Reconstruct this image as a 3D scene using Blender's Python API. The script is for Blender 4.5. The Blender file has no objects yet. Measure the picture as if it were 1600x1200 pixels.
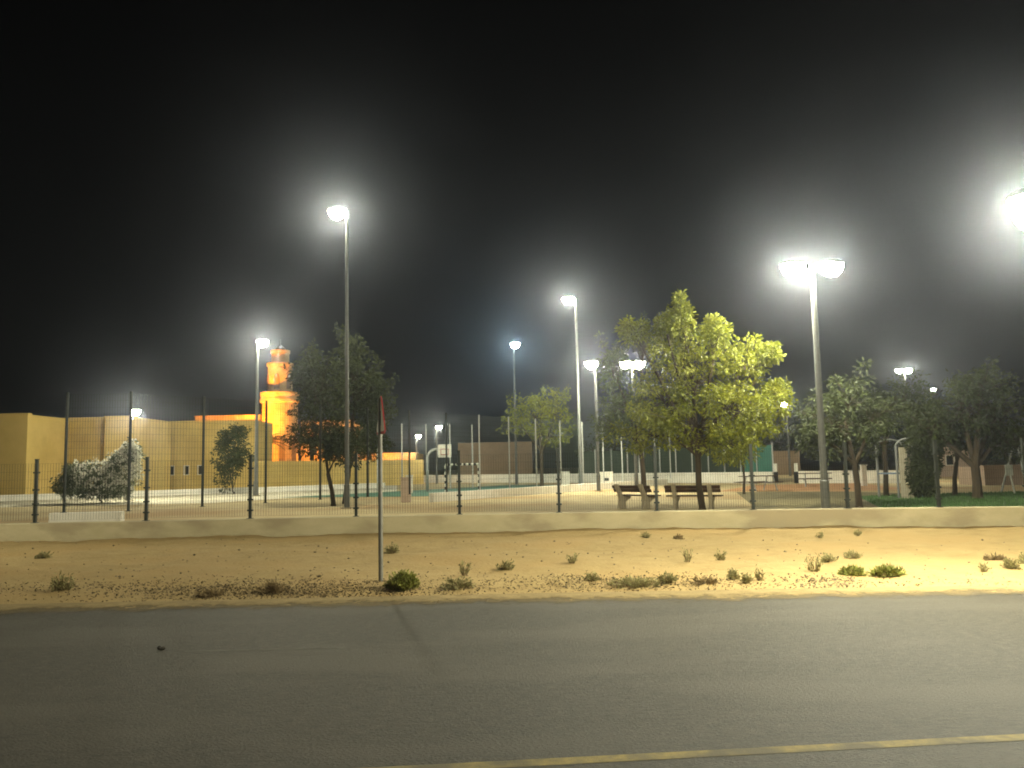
import bpy, math, random
from mathutils import Vector, Matrix
random.seed(11)
sc = bpy.context.scene
R = math.radians
# ------------------------------------------------------------------ camera
F, HOR, ROLL, CAMZ = 1290.0, 728.0, 0.0203, 1.7        # focal length in photo pixels, horizon row, roll, eye height
pitch = math.atan((HOR - 600) / F)
CM = Matrix.Translation((0, 0, CAMZ)) @ Matrix.Rotation(R(90) + pitch, 4, 'X') @ Matrix.Rotation(-ROLL, 4, 'Z')
cd = bpy.data.cameras.new('camera'); cam = bpy.data.objects.new('camera', cd); sc.collection.objects.link(cam)
cam.matrix_world = CM; cd.sensor_width = 36; cd.lens = F / 1600 * 36; cd.clip_start = 0.1; cd.clip_end = 2000
sc.camera = cam
# ------------------------------------------------------------------ night sky
w = bpy.data.worlds.new('World'); sc.world = w; w.use_nodes = True
nt = w.node_tree; bg = nt.nodes['Background']
sky = nt.nodes.new('ShaderNodeTexSky'); sky.sky_type = 'NISHITA'; sky.sun_disc = False
sky.sun_elevation = R(8); sky.sun_rotation = R(200); sky.air_density = 1.0; sky.dust_density = 3.0
hs = nt.nodes.new('ShaderNodeHueSaturation'); hs.inputs['Saturation'].default_value = 0.12
nt.links.new(sky.outputs[0], hs.inputs['Color']); nt.links.new(hs.outputs[0], bg.inputs['Color'])
bg.inputs['Strength'].default_value = 0.00006
sc.view_settings.view_transform = 'Standard'; sc.view_settings.look = 'None'
sc.view_settings.gamma = 1; sc.view_settings.exposure = 1.1; sc.view_settings.use_curve_mapping = False
cy = sc.cycles
cy.use_denoising = True; cy.sample_clamp_indirect = 4; cy.max_bounces = 6; cy.diffuse_bounces = 3; cy.glossy_bounces = 2
cy.transmission_bounces = 3; cy.transparent_max_bounces = 6; cy.volume_bounces = 0; cy.use_light_tree = True
cy.filter_width = 1.9
sc.render.filter_size = 1.9
HAZE = 0.00095
SITE = 1.0          # common dimmer of the site's lamps

# ------------------------------------------------------------------ pixels to places
_r = CM.to_3x3()
def ray(px, py):
    return _r @ Vector(((px - 800) / F, (600 - py) / F, -1.0))
def at(px, py, d):                       # the point on that sight line d metres out
    v = ray(px, py); return Vector((0, 0, CAMZ)) + v * (d / v.y)
def gnd(px, py, z=0.0):                  # where the sight line meets level z
    v = ray(px, py); return Vector((0, 0, CAMZ)) + v * ((z - CAMZ) / v.z)
def hor(px): return HOR - ROLL * (px - 800)
PARK, WTOP, CT = 0.20, 0.55, 0.60                  # park ground, top of the boundary wall
def wall_y(x):                           # front face of the boundary wall
    return 20.25 if x < 0 else 20.25 - 0.05 * x - 0.006 * x * x
def on_wall(px):                         # ground position of the wall line under that column
    x = 0.0
    for _ in range(20): x = (px - 800 + ROLL * 70) / F * wall_y(x) * 1.0
    return Vector((x, wall_y(x), 0))

# ------------------------------------------------------------------ mesh helpers
class MB:
    def __init__(s): s.v = []; s.f = []
    def add(s, v, f):
        o = len(s.v); s.v += [tuple(p) for p in v]; s.f += [tuple(i + o for i in q) for q in f]
    def box(s, x0, x1, y0, y1, z0, z1, m=None):
        v = [(x, y, z) for z in (z0, z1) for y in (y0, y1) for x in (x0, x1)]
        if m is not None: v = [m @ Vector(p) for p in v]
        s.add(v, [(0, 2, 3, 1), (4, 5, 7, 6), (0, 1, 5, 4), (2, 6, 7, 3), (0, 4, 6, 2), (1, 3, 7, 5)]); return s
    def tube(s, pts, rad, n=6, cap=True):
        pts = [Vector(p) for p in pts]
        if not isinstance(rad, (list, tuple)): rad = [rad] * len(pts)
        o = len(s.v)
        for i, p in enumerate(pts):
            t = (pts[min(i + 1, len(pts) - 1)] - pts[max(i - 1, 0)]).normalized()
            a = Vector((0, 0, 1)) if abs(t.z) < .9 else Vector((1, 0, 0))
            u = t.cross(a).normalized(); v = t.cross(u)
            for k in range(n):
                an = 2 * math.pi * k / n + .4
                s.v.append(tuple(p + (u * math.cos(an) + v * math.sin(an)) * rad[i]))
        for i in range(len(pts) - 1):
            for k in range(n):
                a = o + i * n + k; b = o + i * n + (k + 1) % n
                s.f.append((a, b, b + n, a + n))
        if cap:
            s.f.append(tuple(o + k for k in range(n))[::-1]); s.f.append(tuple(o + (len(pts) - 1) * n + k for k in range(n)))
        return s
    def lathe(s, prof, n=16, m=None):        # prof: (r, z) from bottom up
        o = len(s.v)
        for r, z in prof:
            for k in range(n):
                p = Vector((r * math.cos(2 * math.pi * k / n), r * math.sin(2 * math.pi * k / n), z))
                s.v.append(tuple(m @ p if m is not None else p))
        for i in range(len(prof) - 1):
            for k in range(n):
                a = o + i * n + k; b = o + i * n + (k + 1) % n
                s.f.append((a, b, b + n, a + n))
        s.f.append(tuple(o + k for k in range(n))[::-1]); s.f.append(tuple(o + (len(prof) - 1) * n + k for k in range(n)))
        return s
    def prism(s, poly, h, m=None):           # poly (x,y) counter-clockwise, extruded to z=h
        n = len(poly)
        v = [Vector((x, y, 0)) for x, y in poly] + [Vector((x, y, h)) for x, y in poly]
        if m is not None: v = [m @ p for p in v]
        s.add(v, [tuple(range(n))[::-1], tuple(range(n, 2 * n))] + [(i, (i + 1) % n, n + (i + 1) % n, n + i) for i in range(n)]); return s
    def mesh(s, name, mat, smooth=False):
        me = bpy.data.meshes.new(name); me.from_pydata(s.v, [], s.f); me.materials.append(mat)
        if smooth: me.polygons.foreach_set('use_smooth', [True] * len(me.polygons))
        me.update(); return me
    def build(s, name, mat, parent=None, smooth=False, bevel=0, **tags):
        return link(name, s.mesh(name, mat, smooth), parent, bevel, **tags)
def link(name, data, parent=None, bevel=0, **tags):
    o = bpy.data.objects.new(name, data); sc.collection.objects.link(o)
    if parent is not None: o.parent = parent
    if bevel:
        b = o.modifiers.new('bevel', 'BEVEL'); b.width = bevel; b.segments = 2; b.limit_method = 'ANGLE'
    for k, v in tags.items(): o[k] = v
    return o
def thing(name, label, category, loc=(0, 0, 0), rz=0, group=None):
    o = link(name, None, label=label, category=category)
    o.location = loc; o.rotation_euler = (0, 0, rz)
    if group: o['group'] = group
    return o

# ------------------------------------------------------------------ materials
def mat(name, c1, c2=None, rough=.8, scale=3.0, detail=6, bump=0.0, bscale=30, metal=0.0, spec=0.3, c3=None, scale3=.4, island=0.0, translucent=0.0, stretch=None):
    m = bpy.data.materials.new(name); m.use_nodes = True
    t = m.node_tree; n = t.nodes; L = t.links.new
    p = n['Principled BSDF']; p.inputs['Roughness'].default_value = rough; p.inputs['Metallic'].default_value = metal
    p.inputs['Specular IOR Level'].default_value = spec
    c2 = c2 or tuple(x * .75 for x in c1)
    geo = n.new('ShaderNodeNewGeometry'); pos = geo.outputs['Position']
    if stretch:
        mp = n.new('ShaderNodeMapping'); mp.inputs['Scale'].default_value = stretch; L(pos, mp.inputs['Vector']); pos = mp.outputs[0]
    no = n.new('ShaderNodeTexNoise'); no.inputs['Scale'].default_value = scale; no.inputs['Detail'].default_value = detail; no.inputs['Roughness'].default_value = .65
    L(pos, no.inputs['Vector'])
    rp = n.new('ShaderNodeValToRGB'); rp.color_ramp.elements[0].position = .32; rp.color_ramp.elements[1].position = .68
    rp.color_ramp.elements[0].color = (*c2, 1); rp.color_ramp.elements[1].color = (*c1, 1)
    L(no.outputs['Fac'], rp.inputs['Fac']); col = rp.outputs['Color']
    if c3:
        n3 = n.new('ShaderNodeTexNoise'); n3.inputs['Scale'].default_value = scale3; n3.inputs['Detail'].default_value = 5; L(pos, n3.inputs['Vector'])
        r3 = n.new('ShaderNodeValToRGB'); r3.color_ramp.elements[0].position = .48; r3.color_ramp.elements[1].position = .62; L(n3.outputs['Fac'], r3.inputs['Fac'])
        mx = n.new('ShaderNodeMix'); mx.data_type = 'RGBA'; L(r3.outputs['Color'], mx.inputs['Factor']); L(col, mx.inputs['A']); mx.inputs['B'].default_value = (*c3, 1)
        col = mx.outputs['Result']
    if island:
        hv = n.new('ShaderNodeHueSaturation'); mr = n.new('ShaderNodeMapRange')
        L(geo.outputs['Random Per Island'], mr.inputs['Value']); mr.inputs['To Min'].default_value = 1 - island; mr.inputs['To Max'].default_value = 1 + island
        L(mr.outputs[0], hv.inputs['Value']); L(col, hv.inputs['Color']); col = hv.outputs['Color']
    L(col, p.inputs['Base Color'])
    if bump:
        nb = n.new('ShaderNodeTexNoise'); nb.inputs['Scale'].default_value = bscale; nb.inputs['Detail'].default_value = 8; L(pos, nb.inputs['Vector'])
        b = n.new('ShaderNodeBump'); b.inputs['Strength'].default_value = bump; b.inputs['Distance'].default_value = .03
        L(nb.outputs['Fac'], b.inputs['Height']); L(b.outputs[0], p.inputs['Normal'])
    if translucent:
        tr = n.new('ShaderNodeBsdfTranslucent'); L(col, tr.inputs['Color'])
        ms = n.new('ShaderNodeMixShader'); ms.inputs[0].default_value = translucent
        L(p.outputs[0], ms.inputs[1]); L(tr.outputs[0], ms.inputs[2]); L(ms.outputs[0], n['Material Output'].inputs['Surface'])
    return m
def glow(name, color, strength):
    m = bpy.data.materials.new(name); m.use_nodes = True; n = m.node_tree.nodes
    e = n.new('ShaderNodeEmission'); e.inputs['Color'].default_value = (*color, 1); e.inputs['Strength'].default_value = strength
    m.node_tree.links.new(e.outputs[0], n['Material Output'].inputs['Surface']); return m

M = dict(
    asphalt=mat('asphalt', (.066, .056, .038), (.026, .022, .015), .68, 26, 10, .8, 110, spec=.28, c3=(.062, .053, .037), scale3=.9, stretch=(.35, 1.0, 1)),
    sand=mat('sand', (.37, .268, .118), (.285, .20, .084), .95, 2.6, 10, .7, 14, spec=.1, c3=(.35, .24, .10), scale3=.45),
    dust=mat('dusty_shoulder', (.31, .23, .11), (.21, .155, .072), .95, 5, 9, .6, 40, spec=.1, c3=(.22, .165, .08), scale3=.9),
    parkground=mat('park_sand', (.52, .42, .24), (.43, .34, .18), .95, 1.2, 8, .5, 14, spec=.1, c3=(.40, .27, .13), scale3=.12),
    ground=mat('desert_ground', (.36, .27, .15), (.28, .2, .1), .95, .5, 6, .4, 8),
    pave=mat('pale_paving', (.6, .55, .42), (.5, .45, .33), .85, 2, 6, .2, 30),
    claysand=mat('orange_play_sand', (.5, .27, .12), (.42, .22, .09), .95, 2, 8, .4, 18),
    court=mat('green_court_surface', (.06, .16, .10), (.045, .125, .08), .7, 1.5, 6, .1, 50),
    wornturf=mat('worn_turf', (.20, .16, .075), (.12, .105, .045), .95, 2.2, 9, .6, 20),
    turf=mat('turf_soil', (.07, .12, .045), (.05, .085, .03), .95, 3, 8, .5, 20),
    wallpaint=mat('cream_render', (.52, .45, .28), (.43, .37, .22), .9, 1.4, 9, .35, 40, c3=(.36, .30, .185), scale3=.8, stretch=(1, 1, 2.2)),
    white=mat('white_render', (.78, .75, .66), (.66, .62, .52), .85, 2.5, 7, .2, 40),
    yellowwall=mat('yellow_plaster', (.68, .50, .17), (.59, .42, .13), .9, .8, 7, .3, 12, c3=(.53, .375, .115), scale3=.3),
    tanwall=mat('tan_plaster', (.25, .175, .10), (.19, .13, .075), .9, .8, 7, .2, 12),
    minaret=mat('cream_stone', (.66, .50, .27), (.36, .24, .11), .85, 1.6, 8, .5, 7, c3=(.45, .31, .14), scale3=.9),
    pinkwall=mat('pinkish_block', (.52, .40, .31), (.43, .32, .24), .9, 1.5, 7, .3, 20),
    steel=mat('galvanised_steel', (.46, .47, .45), (.36, .37, .35), .5, 9, 5, spec=.5, metal=.3),
    polesteel=mat('weathered_lamp_pole', (.16, .163, .155), (.12, .123, .116), .55, 9, 5, spec=.4, metal=.2),
    darksteel=mat('black_green_paint', (.018, .024, .018), (.012, .016, .012), .55, 8, 5, spec=.4),
    signsteel=mat('dull_steel', (.2, .195, .17), (.15, .145, .125), .6, 8, 5, metal=.4),
    greenmesh=mat('green_coated_wire', (.05, .075, .05), (.035, .055, .035), .6, 8, 3),
    housing=mat('grey_cast_housing', (.28, .29, .29), (.22, .23, .23), .5, 6, 4),
    concrete=mat('bench_concrete', (.42, .36, .25), (.33, .28, .19), .9, 7, 8, .4, 60),
    wood=mat('dark_brown_timber', (.085, .045, .025), (.05, .026, .015), .7, 6, 8, .3, 40, stretch=(1, 1, 8)),
    bark=mat('bark', (.065, .048, .028), (.035, .025, .015), .95, 7, 8, .8, 30, stretch=(1, 1, .3)),
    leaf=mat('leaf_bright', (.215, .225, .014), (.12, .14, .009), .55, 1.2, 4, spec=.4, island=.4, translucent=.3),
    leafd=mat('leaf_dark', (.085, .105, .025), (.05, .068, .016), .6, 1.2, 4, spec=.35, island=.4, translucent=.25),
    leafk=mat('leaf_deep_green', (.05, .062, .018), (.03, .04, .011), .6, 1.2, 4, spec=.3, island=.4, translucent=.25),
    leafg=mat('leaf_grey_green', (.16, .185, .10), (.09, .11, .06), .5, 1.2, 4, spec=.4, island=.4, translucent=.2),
    blossom=mat('white_blossom', (.85, .82, .72), (.7, .68, .55), .7, 4, 4, island=.15, translucent=.25),
    palm=mat('palm_leaf', (.07, .08, .025), (.045, .05, .016), .6, 2, 4, island=.3),
    dry=mat('dry_stem', (.26, .19, .09), (.15, .105, .05), .9, 9, 5, island=.4, translucent=.2),
    litter=mat('dead_leaf', (.12, .088, .045), (.06, .043, .022), .95, 9, 5, island=.4),
    shrub=mat('saltbush_leaf', (.34, .31, .14), (.22, .20, .09), .75, 5, 5, island=.45, translucent=.15),
    shrubg=mat('green_bush_leaf', (.26, .27, .06), (.17, .18, .036), .7, 5, 5, island=.45, translucent=.15),
    stone=mat('stone', (.22, .17, .10), (.12, .09, .05), .9, 9, 6, .4, 40, island=.4),
    yellowpaint=mat('worn_yellow_line', (.30, .225, .06), (.16, .125, .05), .8, 16, 10, .3, 90, c3=(.11, .09, .045), scale3=2.5),
    whitepaint=mat('worn_white_line', (.095, .086, .066), (.04, .035, .025), .8, 7, 10),
    signred=mat('sign_red', (.42, .035, .03), (.34, .03, .025), .5, 6, 3),
    signwhite=mat('sign_white', (.78, .77, .68), (.7, .69, .6), .45, 6, 3),
    black=mat('black_print', (.012, .012, .012), (.02, .02, .02), .6, 6, 3),
    blue=mat('blue_grey_plastic', (.10, .14, .21), (.07, .10, .15), .5, 4, 4),
    beige=mat('beige_plastic', (.40, .36, .27), (.32, .28, .2), .55, 4, 4),
    glass=mat('dark_glass', (.02, .022, .02), (.015, .015, .015), .15, 2, 2, spec=.6),
    teal=mat('teal_windscreen', (.05, .17, .125), (.035, .13, .095), .75, 3, 5, .2, 20, stretch=(3, 3, .6)),
    darkscreen=mat('dark_green_windscreen', (.035, .05, .03), (.022, .034, .02), .8, 3, 5, .2, 20, stretch=(3, 3, .6)),
    grass=mat('grass_blade', (.09, .17, .05), (.05, .11, .03), .7, 3, 4, island=.4, translucent=.2),
)
WHITE = (1.0, .965, .72)

# ================================================================== THE SETTING
def sheet(name, poly, z, m, **tags):
    me = bpy.data.meshes.new(name); me.from_pydata([(x, y, z) for x, y in poly], [], [tuple(range(len(poly)))]); me.materials.append(m)
    o = link(name, me, kind='structure', **tags); return o
NE = lambda x: 10.98 - (0.012 * x + 0.0016 * x * x if x > 0 else -0.004 * x)      # far edge of the asphalt
sheet('ground', [(-420, -420), (420, -420), (420, 420), (-420, 420)], -0.05, M['ground'])
XS = [-420, -120, -60] + [x * 2.0 for x in range(-20, 21)] + [60, 120, 420]
cl = lambda x: max(-22, min(22, x))
b = MB()
b.add([(x, -9.0, 0) for x in XS] + [(x, NE(cl(x)), 0) for x in XS], [(i, i + 1, len(XS) + i + 1, len(XS) + i) for i in range(len(XS) - 1)])
b.build('road', M['asphalt'], kind='structure')
def hnoise(x, y):
    return (math.sin(x * 1.3 + 2 * math.sin(y * .9)) + math.sin(y * 2.1 + x * .7 + 1.3) + .6 * math.sin(3.7 * x + 1.9 * y) + .5 * math.sin(5.3 * y - 2.9 * x)) / 3.1
# the sandy verge between road and wall, a bumpy sheet
gx = [-120, -60] + [-32 + .2 * i for i in range(321)] + [60, 120]; ny = 46
b = MB(); v = []; f = []
rv = random.Random(3)
for j in range(ny + 1):
    t = j / ny
    for x in gx:
        y0 = NE(cl(x)) - .25 + .10 * hnoise(x * .8, 3); y1 = wall_y(cl(x)) + .3
        y = y0 + (y1 - y0) * t
        z = -.03 + .055 * min(1, t * 7) + .09 * t * t + (.035 * hnoise(x, y) + .02 * hnoise(2.7 * x + 4, 2.3 * y) + rv.uniform(-.013, .013)) * min(1, t * 6)
        if t > .93: z += .05 * (t - .93) / .07 * (1 + hnoise(x * 1.7, 5))
        v.append((x, y, z))
nx = len(gx)
for j in range(ny):
    for i in range(nx - 1): a = j * nx + i; f.append((a, a + 1, a + nx + 1, a + nx))
b.add(v, f); b.build('sand_verge', M['sand'], smooth=True, kind='structure')
def vz(x, y):
    y0 = NE(cl(x)) - .25; y1 = wall_y(cl(x)) + .3; t = max(0, min(1, (y - y0) / (y1 - y0)))
    return -.03 + .055 * min(1, t * 7) + .09 * t * t + (.035 * hnoise(x, y) + .02 * hnoise(2.7 * x + 4, 2.3 * y)) * min(1, t * 6)
# thin drift of sand and dust over the edge of the asphalt, patchy towards the road
v = []; f = []; at_ = []
gx2 = [-32 + .25 * i for i in range(257)]; n2 = len(gx2); NR = 9
for j in range(NR):
    for x in gx2:
        v.append((x, NE(cl(x)) - .80 + j * .12 + (.10 * hnoise(.9 * x, 1) if j < NR - 1 else 0), .005 + .002 * j)); at_.append(j / (NR - 1))
for j in range(NR - 1):
    for i in range(n2 - 1): a = j * n2 + i; f.append((a, a + 1, a + n2 + 1, a + n2))
b = MB(); b.add(v, f)
dm = M['dust']; t_ = dm.node_tree; n_ = t_.nodes
ta = n_.new('ShaderNodeAttribute'); ta.attribute_name = 'cover'
tn = n_.new('ShaderNodeTexNoise'); tn.inputs['Scale'].default_value = 3.2; tn.inputs['Detail'].default_value = 10; tn.inputs['Roughness'].default_value = .75
t_.links.new(n_.new('ShaderNodeNewGeometry').outputs['Position'], tn.inputs['Vector'])
mm = n_.new('ShaderNodeMath'); mm.operation = 'MULTIPLY_ADD'; t_.links.new(tn.outputs['Fac'], mm.inputs[0]); mm.inputs[1].default_value = 1.3; t_.links.new(ta.outputs['Fac'], mm.inputs[2])
mr_ = n_.new('ShaderNodeMapRange'); t_.links.new(mm.outputs[0], mr_.inputs['Value']); mr_.inputs['From Min'].default_value = .85; mr_.inputs['From Max'].default_value = 1.45
tb_ = n_.new('ShaderNodeBsdfTransparent'); ms_ = n_.new('ShaderNodeMixShader')
t_.links.new(mr_.outputs[0], ms_.inputs[0]); t_.links.new(tb_.outputs[0], ms_.inputs[1]); t_.links.new(n_['Principled BSDF'].outputs[0], ms_.inputs[2]); t_.links.new(ms_.outputs[0], n_['Material Output'].inputs['Surface'])
so = b.build('road_shoulder', dm, smooth=True, kind='structure')
so.data.attributes.new('cover', 'FLOAT', 'POINT').data.foreach_set('value', at_)
# painted lines
def strip(name, pts, wd, z, m):
    b = MB(); n = len(pts)
    b.add([(x, y - wd / 2, z) for x, y in pts] + [(x, y + wd / 2, z) for x, y in pts], [(i, i + 1, n + i + 1, n + i) for i in range(n - 1)])
    return b.build(name, m, kind='structure')
pA, pB = gnd(620, 1203), gnd(1600, 1152)
sl = (pB.y - pA.y) / (pB.x - pA.x)
strip('near_edge_line', [(x, pA.y + sl * (x - pA.x)) for x in range(-30, 31, 2)], .11, .002, M['yellowpaint'])
for i, (x0, x1) in enumerate(((290, 540),)):
    a, c = gnd(x0, 1018), gnd(x1, 1012)
    strip('centre_dash', [(a.x, a.y), (c.x, c.y)], .06, .002, M['whitepaint'])
# park ground behind the wall
sheet('park_ground', [(-420, wall_y(-20) + .2)] + [(x, wall_y(x) + .2) for x in (0, 5, 10, 15, 20, 25)] + [(420, wall_y(25) + .2), (420, 419), (-420, 419)], PARK, M['parkground'])
P0 = Vector((-11.4, 24.6)); U = Vector((.555, .832)); V = Vector((-.832, .555))
cp = lambda t, s: P0 + U * t + V * s
sheet('sports_court', [tuple(cp(t, s)) for t, s in ((21, .1), (40, .1), (40, 13.4), (17, 13.4))], PARK + .008, M['court'])
ps = [gnd(0, 771, PARK), gnd(420, 762, PARK), gnd(620, 757, PARK), gnd(620, 768, PARK), gnd(330, 786, PARK), gnd(0, 793, PARK)]
sheet('paved_path', [(p.x, p.y) for p in ps][::-1], PARK + .004, M['pave'])
ps = [gnd(1120, 768, PARK), gnd(1180, 758, PARK), gnd(1340, 755, PARK), gnd(1420, 764, PARK), gnd(1330, 768, PARK)]
sheet('play_sand', [(p.x, p.y) for p in ps][::-1], PARK + .004, M['claysand'])
ps = [gnd(1128, 800, PARK), gnd(1150, 769, PARK), gnd(1320, 768, PARK), gnd(1420, 771, PARK), gnd(1420, 800, PARK)]
dl = [(p.x, p.y) for p in ps]; dl[0] = (dl[0][0], wall_y(6) + .25); dl[-1] = (dl[-1][0], wall_y(10) + .25)
sheet('worn_lawn', dl, PARK + .0055, M['wornturf'])
ps = [gnd(1250, 792, PARK), gnd(1340, 776, PARK), gnd(1450, 772, PARK), gnd(1640, 768, PARK), gnd(1640, 800, PARK)]
lawn = [(p.x, p.y) for p in ps]; lawn[-1] = (lawn[-1][0], wall_y(14) + .25); lawn[0] = (lawn[0][0], wall_y(9) + .25)
sheet('lawn', lawn, PARK + .010, M['turf'])
def inside(p, poly):
    c = False; j = len(poly) - 1
    for i in range(len(poly)):
        a, d = poly[i], poly[j]
        if (a[1] > p[1]) != (d[1] > p[1]) and p[0] < (d[0] - a[0]) * (p[1] - a[1]) / (d[1] - a[1]) + a[0]: c = not c
        j = i
    return c
b = MB(); rg = random.Random(5)
x0, x1 = min(p[0] for p in lawn), max(p[0] for p in lawn); y0, y1 = min(p[1] for p in lawn), max(p[1] for p in lawn)
while len(b.f) < 16000:
    x, y = rg.uniform(x0, x1), rg.uniform(y0, y1)
    if not inside((x, y), lawn): continue
    a = rg.uniform(0, 6.28); h = rg.uniform(.04, .11); wd = .012
    b.add([(x - wd * math.cos(a), y - wd * math.sin(a), PARK), (x + wd * math.cos(a), y + wd * math.sin(a), PARK), (x + rg.uniform(-.04, .04), y + rg.uniform(-.04, .04), PARK + h)], [(0, 1, 2)])
b.build('lawn_grass', M['grass'], kind='stuff', label='short green grass on the lawn behind the wall at right', category='grass')

# ================================================================== BOUNDARY WALL AND FENCE
b = MB(); xs = [-60, -30] + [x * .5 for x in range(-36, 37)] + [30, 60]
prof = [(0, -.2), (0, WTOP - .02), (.02, WTOP), (.23, WTOP), (.25, WTOP - .02), (.25, -.2)]
v = [(x, wall_y(cl(x)) + dy, z) for x in xs for dy, z in prof]; k = len(prof)
b.add(v, [(i * k + j, (i + 1) * k + j, (i + 1) * k + j + 1, i * k + j + 1) for i in range(len(xs) - 1) for j in range(k - 1)])
b.build('boundary_wall', M['wallpaint'], label='long low cream rendered wall between the sand verge and the park', category='wall')
FT = 2.03
posts_px = [-118, 52, 225, 387, 552, 713, 868, 1020, 1170, 1317, 1459, 1597, 1735]
fence = thing('perimeter_fence', 'dark wire mesh fence with black posts standing on the low cream wall', 'fence', (0, 0, 0))
def square_post(b, x, y, z0, z1, s): b.box(x - s, x + s, y - s, y + s, z0, z1); return b
pm = square_post(MB(), 0, 0, 0, FT - WTOP + .06, .033); pm.box(-.04, .04, -.04, .04, FT - WTOP + .06, FT - WTOP + .075); pm.box(-.07, .07, -.07, .07, 0, .012)
pmesh = pm.mesh('post', M['darksteel'])
cmesh = MB().box(-.065, .065, -.045, .045, -.02, .02).mesh('clamp', M['darksteel'])
def wire_mesh(wd, ht, dx, dz, r, mat_, double=True):
    b = MB()
    def bar(p, q, r):
        b.tube([p, q], r, 4, False)
    nx = int(round(wd / dx))
    for i in range(nx + 1): bar((i * wd / nx, 0, 0), (i * wd / nx, 0, ht), r)
    nz = int(round(ht / dz))
    for i in range(nz + 1):
        bar((0, -r * 2, i * ht / nz), (wd, -r * 2, i * ht / nz), r * 1.25)
    return b.mesh('wire_panel', mat_)
wm = wire_mesh(1, FT - WTOP - .1, 1 / 40, .2, .0011, M['darksteel'])
pp = []
for px in posts_px:
    p = on_wall(px); p.y += .125; pp.append(p)
for i, p in enumerate(pp):
    o = link('post', pmesh, fence); o.location = (p.x, p.y, WTOP)
    for z in (.20, .46, .80, 1.22):
        c = link('clamp', cmesh, o); c.location = (0, 0, z)
    if i:
        q = pp[i - 1]; d = p - q; e = link('wire_panel', wm, fence, kind='stuff')
        e.location = (q.x, q.y, WTOP + .06); e.rotation_euler = (0, 0, math.atan2(d.y, d.x)); e.scale = (d.length, 1, 1)

# ================================================================== LAMPS
poleshape = {}
def pole_mesh(h, r0, r1):
    key = (round(h, 2), r0, r1)
    if key not in poleshape:
        b = MB().tube([(0, 0, 0), (0, 0, .9), (0, 0, .92), (0, 0, h)], [r0 * 1.25, r0 * 1.25, r0, r1], 10)
        poleshape[key] = b.mesh('pole', M['polesteel'], False)
    return poleshape[key]
basem = MB().box(-.2, .2, -.2, .2, -.05, .05).mesh('base_plate', M['concrete'])
headm = MB(); headm.lathe([(.27, .035), (.26, .085), (.16, .13), (.05, .145)], 14, Matrix.Diagonal((1.15, .75, 1, 1))); headm = headm.mesh('lamp_head', M['housing'], True)
def lens_mesh(s, strength, color):
    b = MB().lathe([(.02, -.25), (.11, -.235), (.19, -.16), (.24, -.05), (.24, .034)], 12, Matrix.Diagonal((1.15 * s, .75 * s, s, 1)))
    return b.mesh('lens', glow('led_lens', color, strength), True)
def lamp(name, label, base, hz, heads, I, r=(.085, .045), group='lit lamp posts', color=WHITE, scale=1.25, az=0.0):
    """base: foot on the ground, hz: height of the lens, heads: sideways offsets of the lamp heads in metres, I: intensity of each head"""
    t = thing(name, label, 'street lamp', base, az, group)
    top = hz - base.z + .12 * scale
    link('pole', pole_mesh(top, *r), t)
    link('base_plate', basem, t)
    for dx, k in heads:
        a = MB().tube([(0, 0, top - .25), (dx * .5, 0, top - .02), (dx - math.copysign(.2 * scale, dx), 0, top - .01 + .09 * scale)], .028, 6); a.build('arm', M['steel'], t)
        h = link('lamp_head', headm, t); h.location = (dx, 0, top - .02); h.scale = (scale,) * 3
        A = math.pi * .24 * .276 * .8 * scale * scale
        e = link('lens', lens_mesh(1.0, SITE * I * k / A, color), h)
    return t
def lamp_px(name, label, hx, hy, d, offs, I, **kw):
    hp = at(hx, hy, d); dx0 = offs[0][0]
    return lamp(name, label, Vector((hp.x - dx0, d, PARK)), hp.z, offs, I, **kw)
lamp_px('park_lamp', 'tall single-head lamp mast rising behind the trees left of centre, brightest on the left', 527, 335, 32.0, [(-.38, 1)], 140, r=(.09, .05))
lamp_px('park_lamp', 'tall single-head lamp mast in the middle, left of the bright tree', 888, 470, 50.0, [(-.45, 1)], 130, r=(.11, .07))
lamp_px('park_lamp', 'bluish lamp on a mast behind the small tree in the middle', 805, 540, 66.0, [(.12, 1)], 90, r=(.10, .06), color=(.72, 1.0, 1.0))
lamp_px('street_lamp', 'single lamp post right in front of the lit minaret', 410, 537, 50.0, [(.3, 1)], 170, r=(.12, .08))
lamp_px('street_lamp', 'low lamp beside the white flowering bush on the left', 211, 645, 46.0, [(.25, 1)], 100, r=(.09, .06), scale=1.0)
lamp_px('park_lamp', 'single lamp post between the middle mast and the double lamp at the bright tree', 924, 571, 46.0, [(-.2, 1)], 125, r=(.09, .06))
lamp_px('park_lamp', 'double-headed lamp post showing through the left side of the bright tree', 978, 571, 46.0, [(-.36, 1), (.36, .7)], 85, r=(.09, .06))
lamp_px('park_lamp', 'far single lamp at the right edge of the bright tree crown', 1225, 633, 78.0, [(-.25, 1)], 75, r=(.10, .07))
lamp_px('park_lamp', 'double lamp above the playground climbing tower among the dark trees', 1405, 580, 51.0, [(-.3, .15), (.28, 1)], 80, r=(.08, .05), scale=.75)
lamp_px('park_lamp', 'faint single lamp behind the dark trees right of the playground', 1459, 609, 66.0, [(.25, 1)], 22, r=(.08, .05), scale=.6)
lamp_px('street_lamp', 'far lamp above the basketball backboard', 686, 668, 76.0, [(.25, 1)], 50, r=(.09, .06), scale=.9)
lamp_px('street_lamp', 'farthest small lamp left of the basketball backboard', 654, 682, 86.0, [(.25, 1)], 50, r=(.09, .06), scale=.9)
lamp_px('park_lamp', 'large double-headed lamp post just inside the fence at right', 1239, 423, 23.6, [(-.56, 1.0), (.56, .45)], 190, r=(.10, .075))
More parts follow.
